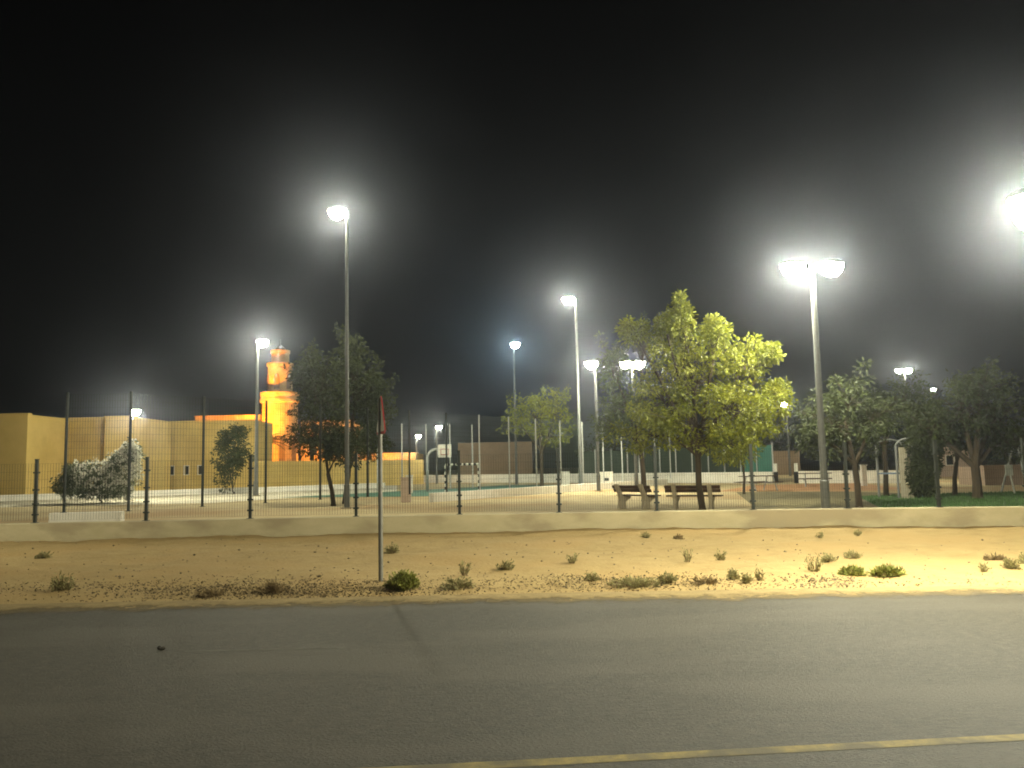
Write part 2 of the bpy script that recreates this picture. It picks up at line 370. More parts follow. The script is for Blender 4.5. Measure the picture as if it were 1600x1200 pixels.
e = at(1611, 335, 10.0); eb = Vector((e.x + 1.25, 11.25, .02)); ev = Vector((e.x, 10.0, .02)) - eb
lamp('street_lamp', 'street lamp cut by the right edge of the picture, very bright', eb, e.z, [(-ev.length, 1.0)], 250, r=(.09, .06), az=math.atan2(-ev.y, -ev.x))
lamp('street_lamp', 'street lamp on the verge beyond the left edge of the view', Vector((-14.0, 13.4, .02)), 7.0, [(-.5, 1.0)], 85, r=(.09, .06))

# ================================================================== COURT: KERB, FENCE, GOAL, HOOP
CH = 3.55
court = thing('court_fence', 'tall wire mesh fence on pale posts along the near side of the sports court', 'fence')
cpost = MB().tube([(0, 0, 0), (0, 0, CH)], .035, 8); cpost.box(-.07, .07, -.07, .07, 0, .015); cpost = cpost.mesh('post', M['steel'])
cpost_unlit = MB().tube([(0, 0, 0), (0, 0, CH)], .042, 8); cpost_unlit.box(-.07, .07, -.07, .07, 0, .015); cpost_unlit = cpost_unlit.mesh('post', M['darksteel'])  # dark copy of the post: missing lamp light put into its colour
cw = wire_mesh(1, CH - .15, 1 / 24, .2, .0022, M['greenmesh'])
def run(parent, pts, dark, wires, z0):
    prev = None
    for i, p in enumerate(pts):
        o = link('post', cpost_unlit if i < dark else cpost, parent); o.location = (p[0], p[1], z0)
        if prev is not None:
            d = Vector(p) - Vector(prev); e = link('wire_panel', wires, parent, kind='stuff'); e.location = (prev[0], prev[1], z0 + .08)
            e.rotation_euler = (0, 0, math.atan2(d.y, d.x)); e.scale = (d.length, 1, 1)
        prev = p
near = [(-13.25, 24.5)] + [tuple(cp(2.52 * i, 0)) for i in range(17)]
run(court, near, 8, cw, CT)  # leftmost posts take the dark copy so that they look unlit
def kerb(name, label, p, q, wd, z0, z1, m):
    p, q = Vector(p), Vector(q); d = q - p; n = Vector((-d.y, d.x)).normalized() * wd / 2
    b = MB(); b.prism([tuple(p - n), tuple(q - n), tuple(q + n), tuple(p + n)], z1 - z0, Matrix.Translation((0, 0, z0)))
    return b.build(name, m, bevel=.015, label=label, category='kerb wall')
kerb('court_kerb', 'long pale kerb wall under the court fence, bright where the lamps hit it', cp(14, 0), cp(39.5, 0), .22, PARK - .1, CT, M['white'])
kerb('white_kerb', 'short bright white kerb block at the left end of the court fence', (-13.6, 24.46), (-11.55, 24.56), .3, PARK - .1, CT, M['white'])
# taller stop net on the far side
stop = thing('stop_net_fence', 'taller ball stop fence on the far side of the court behind the hoop', 'fence')
CH2 = 4.5
spost = MB().tube([(0, 0, 0), (0, 0, CH2)], .05, 8); spost.box(-.09, .09, -.09, .09, 0, .015); spost = spost.mesh('post', M['steel'])
sw = wire_mesh(1, CH2 - .2, 1 / 16, .25, .0028, M['greenmesh'])
prev = None
for px in (590, 628, 666, 703, 738):
    p = at(px, 700, 57 + (px - 666) * .03); q = (p.x, p.y)
    o = link('post', spost, stop); o.location = (q[0], q[1], PARK)
    if prev:
        d = Vector(q) - Vector(prev); e2 = link('wire_panel', sw, stop, kind='stuff'); e2.location = (prev[0], prev[1], PARK + .1); e2.rotation_euler = (0, 0, math.atan2(d.y, d.x)); e2.scale = (d.length, 1, 1)
    prev = q
# handball goal
gd = 49.0
ga, gb = at(696, 740, gd), at(748, 740, gd)
goal = thing('handball_goal', 'striped handball goal with white and dark bars on the green court', 'goal', ((ga.x + gb.x) / 2, gd, PARK))
gw = gb.x - ga.x; GH = 1.6
def striped(name, p, q, n):
    p, q = Vector(p), Vector(q)
    o = MB().tube([p, q], .06, 6).build(name, M['black'], goal)
    for i in range(0, n, 2):
        MB().tube([p.lerp(q, i / n), p.lerp(q, (i + 1) / n)], .068, 6).build('white_band', M['signwhite'], o)
striped('upright', (-gw / 2, 0, 0), (-gw / 2, 0, GH), 9); striped('upright', (gw / 2, 0, 0), (gw / 2, 0, GH), 9)
striped('crossbar', (-gw / 2, 0, GH + .05), (gw / 2, 0, GH + .05), 13)
b = MB()
for i in range(11):
    x = -gw / 2 + gw * i / 10; b.tube([(x, .02, GH), (x, .8, .05)], .006, 3, False)
for i in range(9):
    t = i / 8; b.tube([(-gw / 2, .02 + .78 * t, GH * (1 - t) + .05 * t), (gw / 2, .02 + .78 * t, GH * (1 - t) + .05 * t)], .006, 3, False)
b.build('net', M['dry'], goal, kind='stuff')
# basketball hoop
hb = at(668, 757, 52); hoop = thing('basketball_hoop', 'pale basketball post with curved arm and square white backboard', 'basketball hoop', (hb.x, 52, PARK))
zt = at(675, 702, 52).z - PARK
pts = [(0, 0, 0), (0, 0, zt - .7)] + [(.6 * (1 - math.cos(a)), 0, zt - .6 + .6 * math.sin(a)) for a in [R(10 * i) for i in range(1, 10)]] + [(1.0, 0, zt)]
MB().tube(pts, .09, 8).build('gooseneck_post', M['steel'], hoop, smooth=True)
xb = (at(695, 702, 52).x - hb.x)
bo = MB().box(xb - .42, xb + .42, -.16, -.12, zt - .52, zt + .28).build('backboard', M['signwhite'], hoop)
for bx in ((xb - .25, xb + .25, zt - .02, zt + .01), (xb - .25, xb + .25, zt - .36, zt - .33), (xb - .25, xb - .22, zt - .34, zt), (xb + .22, xb + .25, zt - .34, zt)):
    MB().box(bx[0], bx[1], -.168, -.158, bx[2], bx[3]).build('target_bar', M['signred'], bo)
MB().box(xb - .3, xb + .3, -.12, .06, zt - .1, zt - .02).build('bracket', M['steel'], hoop)
MB().tube([(xb + .23 * math.cos(R(a)), -.42 + .23 * math.sin(R(a)), zt - .36) for a in range(0, 361, 24)], .015, 5).build('rim', M['signred'], hoop)

# ================================================================== FAR WALLS, BUILDINGS
def quadwall(b, p, q, th, z0, z1):
    p, q = Vector((p[0], p[1])), Vector((q[0], q[1])); d = (q - p).normalized(); n = Vector((-d.y, d.x)) * th
    b.prism([tuple(p), tuple(q), tuple(q + n), tuple(p + n)], z1 - z0, Matrix.Translation((0, 0, z0)))
def wpt(px, d): p = at(px, hor(px), d); return (p.x, d)
b = MB(); quadwall(b, wpt(560, 88), wpt(700, 82), .25, PARK - .2, .95); quadwall(b, wpt(700, 82), wpt(1205, 56), .25, PARK - .2, .95)
b.build('low_white_wall', M['white'], label='low white wall along the back of the park left of the gate', category='wall')
b = MB(); quadwall(b, wpt(1246, 54.5), wpt(1432, 49), .25, PARK - .2, .98)
b.build('low_white_wall', M['white'], label='low white wall along the back of the park right of the gate', category='wall')
for i, (px, d) in enumerate(((1211, 55.5), (1243, 54.7))):
    x, y = wpt(px, d)
    g = thing('gate_bollard', 'black and white gate post at the ' + ('left' if i == 0 else 'right') + ' side of the park gate', 'gate post', (x, y, PARK), 0, 'gate posts')
    MB().box(-.12, .12, -.12, .12, 0, .75).build('lower_post', M['black'], g); MB().box(-.09, .09, -.09, .09, .75, 1.3).build('upper_post', M['signwhite'], g)
# windscreen fence behind the white wall
ws = thing('windscreen_fence', 'dark green screened fence behind the low white wall and the bright tree', 'fence')
tw = thing('windscreen_fence', 'teal green screened fence section right of the bright tree', 'fence')
spm = MB().tube([(0, 0, 0), (0, 0, 2.75)], .05, 6); spm.box(-.1, .1, -.1, .1, 0, .02); spm = spm.mesh('post', M['steel'])
prev = None
for i in range(13):
    px = 905 + i * 25.2; d = 72 - (px - 905) * .045; x, y = wpt(px, d); par = tw if px > 1170 else ws
    o = link('post', spm, par); o.location = (x, y, PARK)
    if prev:
        b = MB(); quadwall(b, (prev[0], prev[1] + .06), (x, y + .06), .02, PARK + .15, PARK + 2.6); b.build('screen_panel', M['teal' if px > 1171 else 'darkscreen'], par)
    prev = (x, y)
# tan building
def block(name, label, px0, px1, d, ztop, depth, m, windows=(), parapet=True, rot=0, door=None, group=None):
    a, c = wpt(px0, d), wpt(px1, d); wd = c[0] - a[0]
    t = thing(name, label, 'building', (a[0], d, PARK), rot, group)
    H = ztop - PARK
    b = MB()
    # front wall is built round its openings
    xs = sorted({0, wd} | {round(q, 3) for w in windows for q in (w[0], w[1])})
    for i in range(len(xs) - 1):
        x0, x1 = xs[i], xs[i + 1]; hit = [w for w in windows if w[0] - 1e-3 <= x0 and x1 <= w[1] + 1e-3]
        z = 0
        for w_ in sorted(hit, key=lambda w: w[2]):
            b.box(x0, x1, 0, .3, z, w_[2]); z = w_[3]
        b.box(x0, x1, 0, .3, z, H)
    b.box(0, .3, .3, depth, 0, H); b.box(wd - .3, wd, .3, depth, 0, H); b.box(.3, wd - .3, depth - .3, depth, 0, H)
    b.build('wall', m, t)
    MB().box(.3, wd - .3, .3, depth - .3, H - .35, H - .2).build('roof', M['concrete'], t)
    if parapet: MB().box(-.06, wd + .06, -.06, .36, H + .002, H + .09).build('coping', m, t)
    for w_ in windows:
        o = MB().box(w_[0], w_[1], .16, .2, w_[2], w_[3]).build('window', M['glass'], t)
        fr = MB(); s = .05
        fr.box(w_[0] - s, w_[1] + s, -.03, .05, w_[3], w_[3] + s); fr.box(w_[0] - s, w_[1] + s, -.05, .05, w_[2] - s, w_[2])
        fr.box(w_[0] - s, w_[0], -.03, .05, w_[2], w_[3]); fr.box(w_[1], w_[1] + s, -.03, .05, w_[2], w_[3])
        fr.build('window_frame', M['white'], o)
    return t
block('low_building', 'low tan flat-roofed building behind the handball goal', 716, 832, 86, 4.1, 8, M['tanwall'])
block('low_building', 'small pale building behind the trees right of the playground', 1466, 1514, 64, 2.6, 6, M['pinkwall'], [(.6, 1.2, .9, 1.6)])
block('low_building', 'pale low block wall building at the right edge behind the leaning sign', 1536, 1640, 43, 1.15, 2.5, M['pinkwall'])
block('low_building', 'dark low kiosk roof behind the park gate', 1208, 1250, 86, 2.6, 5, M['tanwall'])
# ---- mosque compound: staggered yellow blocks
MW = M['yellowwall']
t = block('compound_building', 'nearest yellow compound block at the left edge', -70, 40, 52, 5.55, 9, MW)
t = block('compound_building', 'yellow compound block with a dark wall lamp, second from left', 40, 162, 57, 5.55, 9, MW)
wl = thing('wall_lantern', 'dark unlit lantern on the yellow wall above the left end of the flowering bush', 'wall lamp', at(77, 700, 56.8))
MB().lathe([(.05, -.3), (.16, -.15), (.19, .1), (.08, .25), (.03, .32)], 8).build('lantern_body', M['darksteel'], wl); MB().tube([(0, 0, .25), (0, .1, .4), (0, .2, .4)], .03, 5).build('bracket', M['darksteel'], wl)
block('compound_building', 'bright yellow pier of the compound behind the flowering bush', 162, 208, 55.5, 5.5, 6, MW)
block('compound_building', 'shaded brownish yellow compound block, set back, right of the low lamp', 206, 256, 66, 5.55, 8, MW)
def win_at(px, d, px0): return (px - px0) * d / F
ww = [(win_at(p - 3, 64, 255), win_at(p + 3.5, 64, 255), 1.35, 2.0) for p in (268, 291, 312)]
block('compound_building', 'yellow compound block with three small framed windows', 255, 402, 64, 5.6, 4, MW, ww)
b = MB(); quadwall(b, wpt(402, 63), wpt(560, 70), .3, PARK - .2, 2.45); quadwall(b, wpt(560, 70), wpt(662, 78), .3, PARK - .2, 2.45)
b.build('compound_wall', MW, label='lower yellow garden wall of the compound running right below the minaret', category='wall')
kerb('path_kerb', 'pale kerb along the foot of the yellow compound', wpt(-40, 49), wpt(395, 59), .3, PARK - .1, PARK + .38, M['white'])
kerb('path_kerb', 'pale kerb along the foot of the lower garden wall', wpt(400, 57.5), wpt(600, 66), .3, PARK - .1, PARK + .38, M['white'])
# mosque hall and minaret behind
block('mosque_hall', 'floodlit mosque roof edge left of the minaret', 303, 404, 79, 7.0, 3, M['minaret'])
block('mosque_hall', 'floodlit mosque hall right of the minaret seen through the dark trees', 470, 548, 84, 6.6, 8, M['minaret'], [(.8, 1.6, 3.0, 4.6), (3.0, 3.8, 3.0, 4.6)])
block('mosque_hall', 'low floodlit mosque wing above the garden wall', 566, 652, 88, 3.25, 6, M['minaret'])
md = 80.0
mc = at(437, 700, md)
mn = thing('minaret', 'orange floodlit round minaret of stacked drums', 'minaret', (mc.x, md, PARK))
zz = lambda py: at(437, py, md).z - PARK
pxm = md / F
def drum(name, r, z0, z1, rim=.12, n=24, arches=0, par=None):
    o = MB().lathe([(r, z0), (r, z1 - .35), (r + rim, z1 - .3), (r + rim, z1)], n).build(name, M['minaret'], par or mn)
    for i in range(arches):
        a = 2 * math.pi * (i + .5) / arches
        m = Matrix.Rotation(a, 4, 'Z') @ Matrix.Translation((r + .01, 0, z0 + .45)) @ Matrix.Rotation(R(90), 4, 'Y') @ Matrix.Rotation(R(90), 4, 'Z')
        wA = .32 * 2.0 * r / arches * 2.2; hA = (z1 - z0) * .5
        poly = [(-wA, 0), (wA, 0), (wA, hA * .65)] + [(wA * math.cos(R(t)), hA * .65 + hA * .4 * math.sin(R(t))) for t in range(20, 170, 20)] + [(-wA, hA * .65)]
        m2 = Matrix.Rotation(a, 4, 'Z') @ Matrix.Translation((r - .03, 0, z0 + .3)) @ Matrix(((0, 0, 1, 0), (1, 0, 0, 0), (0, 1, 0, 0), (0, 0, 0, 1)))
        MB().prism(poly, .08, m2).build('arched_opening', M['tanwall'], o)
    return o
drum('lower_shaft', 27 * pxm, 0, zz(626) + .1, .2, arches=8)
drum('gallery', 29 * pxm, zz(626) + .1, zz(614), .05)
drum('middle_drum', 18.5 * pxm, zz(614), zz(568), .12, arches=6)
drum('upper_drum', 13.5 * pxm, zz(568), zz(548), .08)
MB().lathe([(.55, zz(548)), (.5, zz(545)), (.3, zz(542)), (.05, zz(539)), (.03, zz(530))], 16).build('cap_finial', M['black'], mn, smooth=True)
# floodlights of the mosque
ORANGE = (1.0, .34, .02)
fl_m = {}
def flood(label, pos, target, power, size=R(75)):
    t = thing('floodlight', label, 'floodlight', pos, 0, 'mosque floodlights')
    d = Vector(target) - Vector(pos); q = d.to_track_quat('-Z', 'Y')
    body = MB().box(-.25, .25, -.18, .18, .03, .22).build('lamp_body', M['housing'], t); body.rotation_euler = q.to_euler(); body.location = (0, 0, .5)
    MB().box(-.22, .22, -.15, .15, .005, .03).build('lens', glow('amber_lens', ORANGE, 25), body)
    MB().tube([(0, 0, 0), (0, 0, .5)], .04, 6).build('stand', M['darksteel'], t)
    ld = bpy.data.lights.new('flood_beam', 'SPOT'); ld.energy = power; ld.color = ORANGE; ld.spot_size = size; ld.spot_blend = .7; ld.shadow_soft_size = .2
    lo = bpy.data.objects.new('flood_beam', ld); sc.collection.objects.link(lo); lo.parent = t; lo.location = (0, 0, .5); lo.rotation_euler = q.to_euler()
mx = mc.x
flood('amber floodlight at the left foot of the minaret', (mx - 3.0, md - 6.0, PARK), (mx - .6, md, 5.5), 3000)
flood('amber floodlight at the right foot of the minaret', (mx + 2.2, md - 6.0, PARK), (mx + .3, md, 5.5), 1700)
flood('amber floodlight farther before the minaret lighting its top', (mx - 2.8, md - 9, PARK), (mx, md, 10.5), 30000, R(46))
hx = wpt(350, 79)
flood('amber floodlight behind the yellow block lighting the roof edge', (hx[0], 75.0, PARK), (hx[0] + .5, 79, 6.8), 6000, R(120))
hx = wpt(505, 84)
flood('amber floodlight at the foot of the right mosque hall', (hx[0], 79, PARK), (hx[0], 84, 4.5), 2800, R(110))
hx = wpt(608, 88)
flood('amber floodlight at the foot of the low mosque wing', (hx[0], 83.5, PARK), (hx[0], 88, 3.2), 3000, R(120))

# ================================================================== TREES
def rnd_dir(rg):
    while True:
        p = Vector((rg.uniform(-1, 1), rg.uniform(-1, 1), rg.uniform(-1, 1)))
        if .05 < p.length < 1: return p
def leaf(b, rg, p, dirv, ln, wd):
    d = dirv.normalized(); s = d.cross(Vector((rg.uniform(-1, 1), rg.uniform(-1, 1), rg.uniform(-1, 1)))).normalized()
    n = s.cross(d)
    m = p + d * ln * .5 + n * wd * .2
    b.add([p, m + s * wd * .5, p + d * ln - n * wd * .25, m - s * wd * .5], [(0, 1, 2), (0, 2, 3)])
def tree(name, label, base, lobes, d, leafmat, per=26, clumps=30, leafsize=.13, trunk=.11, seed=1, group='park trees', fork=None, spread=.34, sprigs=0, category='tree', outer=.62):
    """base: foot; lobes: (px, py, radius px across, radius px up, depth offset) of the crown's masses"""
    rg = random.Random(seed); s = d / F
    t = thing(name, label, category, base, 0, group); o0 = Vector(base)
    L = []
    for px, py, rx, ry, dd in lobes:
        L.append((at(px, py, d + dd) - o0, rx * s, ry * s))
    zlow = min(c.z - rz for c, rx, rz in L); top = max(c.z + rz for c, rx, rz in L)
    fz = fork or max(.6, zlow * .85)
    tb = MB(); fp = Vector((rg.uniform(-.12, .12), 0, fz))
    if fork is None:
        cen = sum((c for c, _, _ in L), Vector()) / len(L); fp.x += max(-.35, min(.35, cen.x * .3))
    tb.tube([(0, 0, -.05), (0, 0, .12), fp * .5 + Vector((rg.uniform(-.05, .05), 0, 0)), fp], [trunk * 1.35, trunk * 1.05, trunk * .92, trunk * .85], 9)
    lb = MB()
    for c, rx, rz in L:
        mid = fp.lerp(c, .55) + Vector((rg.uniform(-.2, .2), rg.uniform(-.2, .2), .25))
        tb.tube([fp, mid, c], [trunk * .62, trunk * .42, trunk * .22], 6)
        n = int(clumps * max(.16, (rx * rz) ** .5))
        for k in range(n):
            q = rnd_dir(rg); q = q.normalized() * (outer + (1 - outer) * rg.random()) * (1 if rg.random() < .75 else rg.uniform(.3, 1))
            p = c + Vector((q.x * rx, q.y * rx, q.z * rz)) * rg.uniform(.85, 1.12)
            st = mid.lerp(c, rg.uniform(.3, 1))
            tb.tube([st, st.lerp(p, .6) + Vector((0, 0, .1)), p], [trunk * .14, trunk * .09, trunk * .04], 3, False)
            cr = spread * rg.uniform(.6, 1.25)
            for i in range(per):
                o = rnd_dir(rg); o.z *= .62
                pos = p + o * cr
                leaf(lb, rg, pos, Vector((o.x, o.y, o.z - .35)) + rnd_dir(rg) * .5, leafsize * rg.uniform(.7, 1.4), leafsize * .48)
        for k in range(sprigs):
            q = rnd_dir(rg).normalized(); q.z = abs(q.z) * .9 + .3; e = c + Vector((q.x * rx, q.y * rx, q.z * rz)) * rg.uniform(1.05, 1.38)
            st = c.lerp(e, .5); tb.tube([st, e], [trunk * .10, trunk * .04], 3, False)
            for m_ in range(3):
                p = st.lerp(e, .6 + .2 * m_)
                for i in range(per // 2):
                    o = rnd_dir(rg); leaf(lb, rg, p + o * .16, o + Vector((0, 0, -.2)), leafsize * rg.uniform(.7, 1.3), leafsize * .48)
    tb.build('trunk', M['bark'], t); lb.build('crown', leafmat, t)
    return t
def foot(px, d, z=PARK): x, y = wpt(px, d); return Vector((x, y, z))
tree('park_tree', 'large bright yellow-green tree beside the benches, lit by the double lamp', foot(1094, 25.4),
     [(1085, 590, 62, 62, 0), (1150, 640, 66, 52, -.4), (1035, 620, 58, 52, .4), (1090, 665, 90, 40, -.3), (1165, 570, 36, 30, 0), (1065, 535, 36, 34, .2), (1190, 655, 38, 24, 0), (1010, 680, 50, 26, .2), (1140, 700, 50, 24, -.3), (1064, 497, 9, 24, 0), (1203, 560, 15, 14, 0), (990, 520, 16, 13, .2), (1122, 522, 18, 16, 0), (1218, 615, 14, 12, 0), (1040, 515, 14, 12, 0)],
     25.4, M['leaf'], per=36, clumps=36, leafsize=.12, trunk=.105, seed=4, sprigs=10, fork=1.7, spread=.3)
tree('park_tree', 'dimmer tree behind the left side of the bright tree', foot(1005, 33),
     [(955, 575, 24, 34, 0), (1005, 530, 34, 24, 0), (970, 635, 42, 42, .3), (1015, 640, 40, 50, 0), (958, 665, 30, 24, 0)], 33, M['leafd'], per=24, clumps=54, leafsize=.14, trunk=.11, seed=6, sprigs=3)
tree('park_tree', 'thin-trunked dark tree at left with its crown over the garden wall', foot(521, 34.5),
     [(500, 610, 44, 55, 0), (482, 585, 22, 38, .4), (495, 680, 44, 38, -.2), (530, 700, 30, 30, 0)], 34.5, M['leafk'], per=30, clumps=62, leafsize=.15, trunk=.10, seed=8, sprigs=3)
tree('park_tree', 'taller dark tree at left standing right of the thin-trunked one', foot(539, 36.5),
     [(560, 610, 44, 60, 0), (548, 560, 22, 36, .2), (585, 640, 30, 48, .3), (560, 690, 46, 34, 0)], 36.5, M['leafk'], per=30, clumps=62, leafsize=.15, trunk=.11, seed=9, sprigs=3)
tree('park_tree', 'small tree in the middle behind the court fence, its right side lit', foot(846, 57),
     [(835, 650, 34, 36, 0), (868, 645, 24, 34, -.5), (808, 660, 22, 26, .5), (850, 625, 20, 18, 0), (862, 680, 26, 16, 0)], 57, M['leaf'], per=22, clumps=22, leafsize=.2, trunk=.14, seed=10, sprigs=2, spread=.45)
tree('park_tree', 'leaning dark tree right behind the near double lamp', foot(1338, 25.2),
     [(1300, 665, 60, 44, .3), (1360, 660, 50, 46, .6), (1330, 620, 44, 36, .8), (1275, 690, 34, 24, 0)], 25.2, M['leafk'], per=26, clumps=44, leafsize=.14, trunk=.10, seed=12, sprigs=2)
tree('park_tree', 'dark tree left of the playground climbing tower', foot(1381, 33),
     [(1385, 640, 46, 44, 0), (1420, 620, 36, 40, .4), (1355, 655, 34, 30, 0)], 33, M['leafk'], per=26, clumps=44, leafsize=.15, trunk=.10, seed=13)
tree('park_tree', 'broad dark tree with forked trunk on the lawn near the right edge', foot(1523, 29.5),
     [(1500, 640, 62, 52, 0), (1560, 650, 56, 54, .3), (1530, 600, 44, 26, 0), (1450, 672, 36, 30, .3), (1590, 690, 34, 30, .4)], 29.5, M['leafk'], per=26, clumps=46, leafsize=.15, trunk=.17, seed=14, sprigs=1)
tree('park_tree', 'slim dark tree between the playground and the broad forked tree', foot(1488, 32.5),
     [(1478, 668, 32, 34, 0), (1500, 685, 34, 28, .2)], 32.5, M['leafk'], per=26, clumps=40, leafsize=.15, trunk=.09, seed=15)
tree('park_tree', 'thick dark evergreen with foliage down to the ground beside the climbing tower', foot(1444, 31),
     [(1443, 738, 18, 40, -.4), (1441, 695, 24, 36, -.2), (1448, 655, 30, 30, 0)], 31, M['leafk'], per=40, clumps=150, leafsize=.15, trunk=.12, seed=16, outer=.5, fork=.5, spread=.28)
tree('park_tree', 'small slanted sapling beyond the benches right of the bright tree', foot(1160, 38),
     [(1150, 690, 30, 26, 0), (1172, 700, 20, 18, 0)], 38, M['leaf'], per=18, clumps=22, leafsize=.15, trunk=.06, seed=17)
tree('park_tree', 'distant dark tree behind the screened fence left of the middle mast', foot(960, 80),
     [(965, 690, 40, 34, 0), (925, 700, 26, 26, 0)], 80, M['leafk'], per=16, clumps=14, leafsize=.3, trunk=.2, seed=18, spread=.7)
tree('park_tree', 'distant dark tree behind the screened fence at the bright tree', foot(1090, 80),
     [(1060, 690, 44, 36, 0), (1130, 690, 44, 36, 0)], 80, M['leafk'], per=16, clumps=14, leafsize=.3, trunk=.2, seed=19, spread=.7)
tree('park_tree', 'distant dark tree behind the park gate', foot(1225, 94),
     [(1215, 690, 40, 30, 0), (1260, 680, 40, 34, 0)], 94, M['leafk'], per=16, clumps=12, leafsize=.34, trunk=.2, seed=20, spread=.8)
tree('park_tree', 'distant dark tree behind the far white wall left of the playground', foot(1330, 76),
     [(1310, 690, 44, 36, 0), (1370, 690, 44, 40, 0)], 76, M['leafk'], per=16, clumps=14, leafsize=.3, trunk=.2, seed=21, spread=.7)
tree('park_tree', 'distant dark tree at the right edge behind the low block building', foot(1580, 60),
     [(1560, 690, 44, 36, 0), (1610, 690, 44, 50, 0)], 60, M['leafk'], per=16, clumps=18, leafsize=.24, trunk=.18, seed=22, spread=.6)
# flowering bush
def bush(name, label, base, lobes, d, m, per, clumps, ls, seed, flowers=None, cat='bush', spread=.3):
    t = tree(name, label, base, lobes, d, m, per=per, clumps=clumps, leafsize=ls, trunk=.05, seed=seed, group='bushes by the compound wall', fork=.3, spread=spread, category=cat, outer=.45)
    for c in t.children:
        if c.name.startswith('trunk'): c.name = 'stems'
        if c.name.startswith('crown'): c.name = 'foliage'
    if flowers:
        rg = random.Random(seed); b = MB(); o0 = Vector(base); s = d / F
        for k in range(flowers):
            px, py, rx, ry, dd = rg.choices(lobes, weights=(5, 4, .6, 4, .6, 1.2))[0]
            q = rnd_dir(rg).normalized() * rg.uniform(.8, 1.12); c = at(px + q.x * rx, py - q.z * ry, d + dd - abs(q.y) * rx * s) - o0
            for i in range(rg.randint(4, 9)):
                o = rnd_dir(rg) * .09; leaf(b, rg, c + o, o + Vector((0, -.03, .04)), .12, .09)
        b.build('blossom', M['blossom'], t, kind='stuff')
    return t
bush('flowering_bush', 'wide bush covered with white blossom in front of the yellow compound', foot(160, 43.5),
     [(188, 738, 32, 34, 0), (150, 748, 40, 28, -.2), (112, 755, 26, 22, .3), (203, 715, 17, 24, 0), (128, 738, 24, 18, .3), (165, 765, 50, 16, -.3)], 43.5, M['leafg'], 32, 62, .17, 31, flowers=430, spread=.28)
bush('tall_shrub', 'tall green shrub against the yellow wall left of the minaret', foot(366, 56),
     [(355, 720, 22, 44, 0), (375, 710, 20, 40, 0), (350, 690, 14, 22, .2), (370, 676, 16, 14, 0)], 56, M['leafk'], 26, 36, .2, 32, spread=.32)
# palm in front of the minaret
def palm(label, base, top, seed, n=26, ln=2.2):
    rg = random.Random(seed); t = thing('palm_tree', label, 'palm', base, 0, 'palms in the mosque garden'); h = top - base.z
    MB().tube([(0, 0, -.05), (.05, 0, h * .5), (0, 0, h)], [.24, .19, .17], 9).build('trunk', M['bark'], t)
    b = MB()
    for k in range(n):
        a = 2 * math.pi * k / n + rg.uniform(-.2, .2); up = rg.uniform(-.3, 1.1); L = ln * rg.uniform(.8, 1.1)
        pts = []
        for i in range(7):
            u = i / 6; r = L * u * math.cos(up * (1 - .5 * u)); z = L * u * math.sin(up) - .55 * L * u * u
            pts.append(Vector((math.cos(a) * r, math.sin(a) * r, h + z)))
        b.tube(pts, [.025 - .003 * i for i in range(7)], 3, False)
        sd = Vector((-math.sin(a), math.cos(a), 0))
        for i in range(1, 7):
            for jj in (0, .5):
                p = pts[i - 1].lerp(pts[i], jj); l = .5 * math.sin(math.pi * min(1, .15 + (i - 1 + jj) / 7))
                for sgn in (-1, 1):
                    e = p + sd * sgn * l + Vector((math.cos(a), math.sin(a), 0)) * l * .5 - Vector((0, 0, l * .35)); w_ = Vector((math.cos(a), math.sin(a), 0)) * .05
                    b.add([p - w_, p + w_, e], [(0, 1, 2)])
    b.build('fronds', M['palm'], t); return t
palm('dark palm silhouetted against the left base of the minaret', foot(415, 70), at(415, 690, 70).z, 41)
palm('dark palm silhouetted right of the minaret among the tree crowns', foot(487, 76), at(487, 690, 76).z, 42)
palm('short palm in the mosque garden over the low floodlit wing', foot(578, 82), at(578, 708, 82).z, 43, ln=1.8)

# ================================================================== BENCHES, TABLES, PLAYGROUND
def bench(label, loc, rz, L=1.75):
    t = thing('park_bench', label, 'bench', loc, rz, 'park benches')
    # faces +Y; the back leans to -Y
    prof = [(-.22, 0), (.12, 0), (.10, .22), (.34, .34), (.34, .42), (-.02, .42), (-.22, .82), (-.36, .82), (-.16, .36), (-.2, .1)]
    for x in (-L * .32, L * .32):
        m = Matrix.Translation((x - .06, 0, 0)) @ Matrix(((0, 0, 1, 0), (1, 0, 0, 0), (0, 1, 0, 0), (0, 0, 0, 1)))
        MB().prism(prof, .12, m).build('leg', M['concrete'], t, bevel=.015)
    for i in range(3): MB().box(-L / 2, L / 2, .0 + i * .125, .11 + i * .125, .421, .465).build('seat_plank', M['wood'], t, bevel=.006)
    for y, z in ((-.145, .60), (-.205, .715)):
        m = Matrix.Translation((0, y + .02, z)) @ Matrix.Rotation(R(26), 4, 'X')
        MB().box(-L / 2, L / 2, 0, .045, -.052, .055, m).build('back_plank', M['wood'], t, bevel=.006)
    return t
p = gnd(1084, 797, PARK); bench('right one of two concrete and timber benches, beside the bright tree trunk', (p.x, p.y, PARK), R(-24))
p = gnd(992, 795, PARK); bench('left one of two concrete and timber benches, turned more sideways', (p.x, p.y, PARK), R(-52), 1.7)
def picnic(label, loc, rz):
    t = thing('picnic_table', label, 'picnic table', loc, rz, 'picnic tables')
    for i in range(5): MB().box(-.9, .9, -.36 + i * .147, -.225 + i * .147, .72, .76).build('top_plank', M['wood'], t)
    for s in (-1, 1):
        MB().box(-.9, .9, s * .72 - .13, s * .72 + .13, .42, .46).build('seat_plank', M['wood'], t)
    for x in (-.6, .6):
        MB().box(x - .05, x + .05, -.8, .8, .36, .418).build('cross_beam', M['steel'], t)
        for s in (-1, 1): MB().tube([(x + .08, s * .62, 0), (x + .08, s * .25, .72)], .04, 5).build('leg', M['steel'], t)
    return t
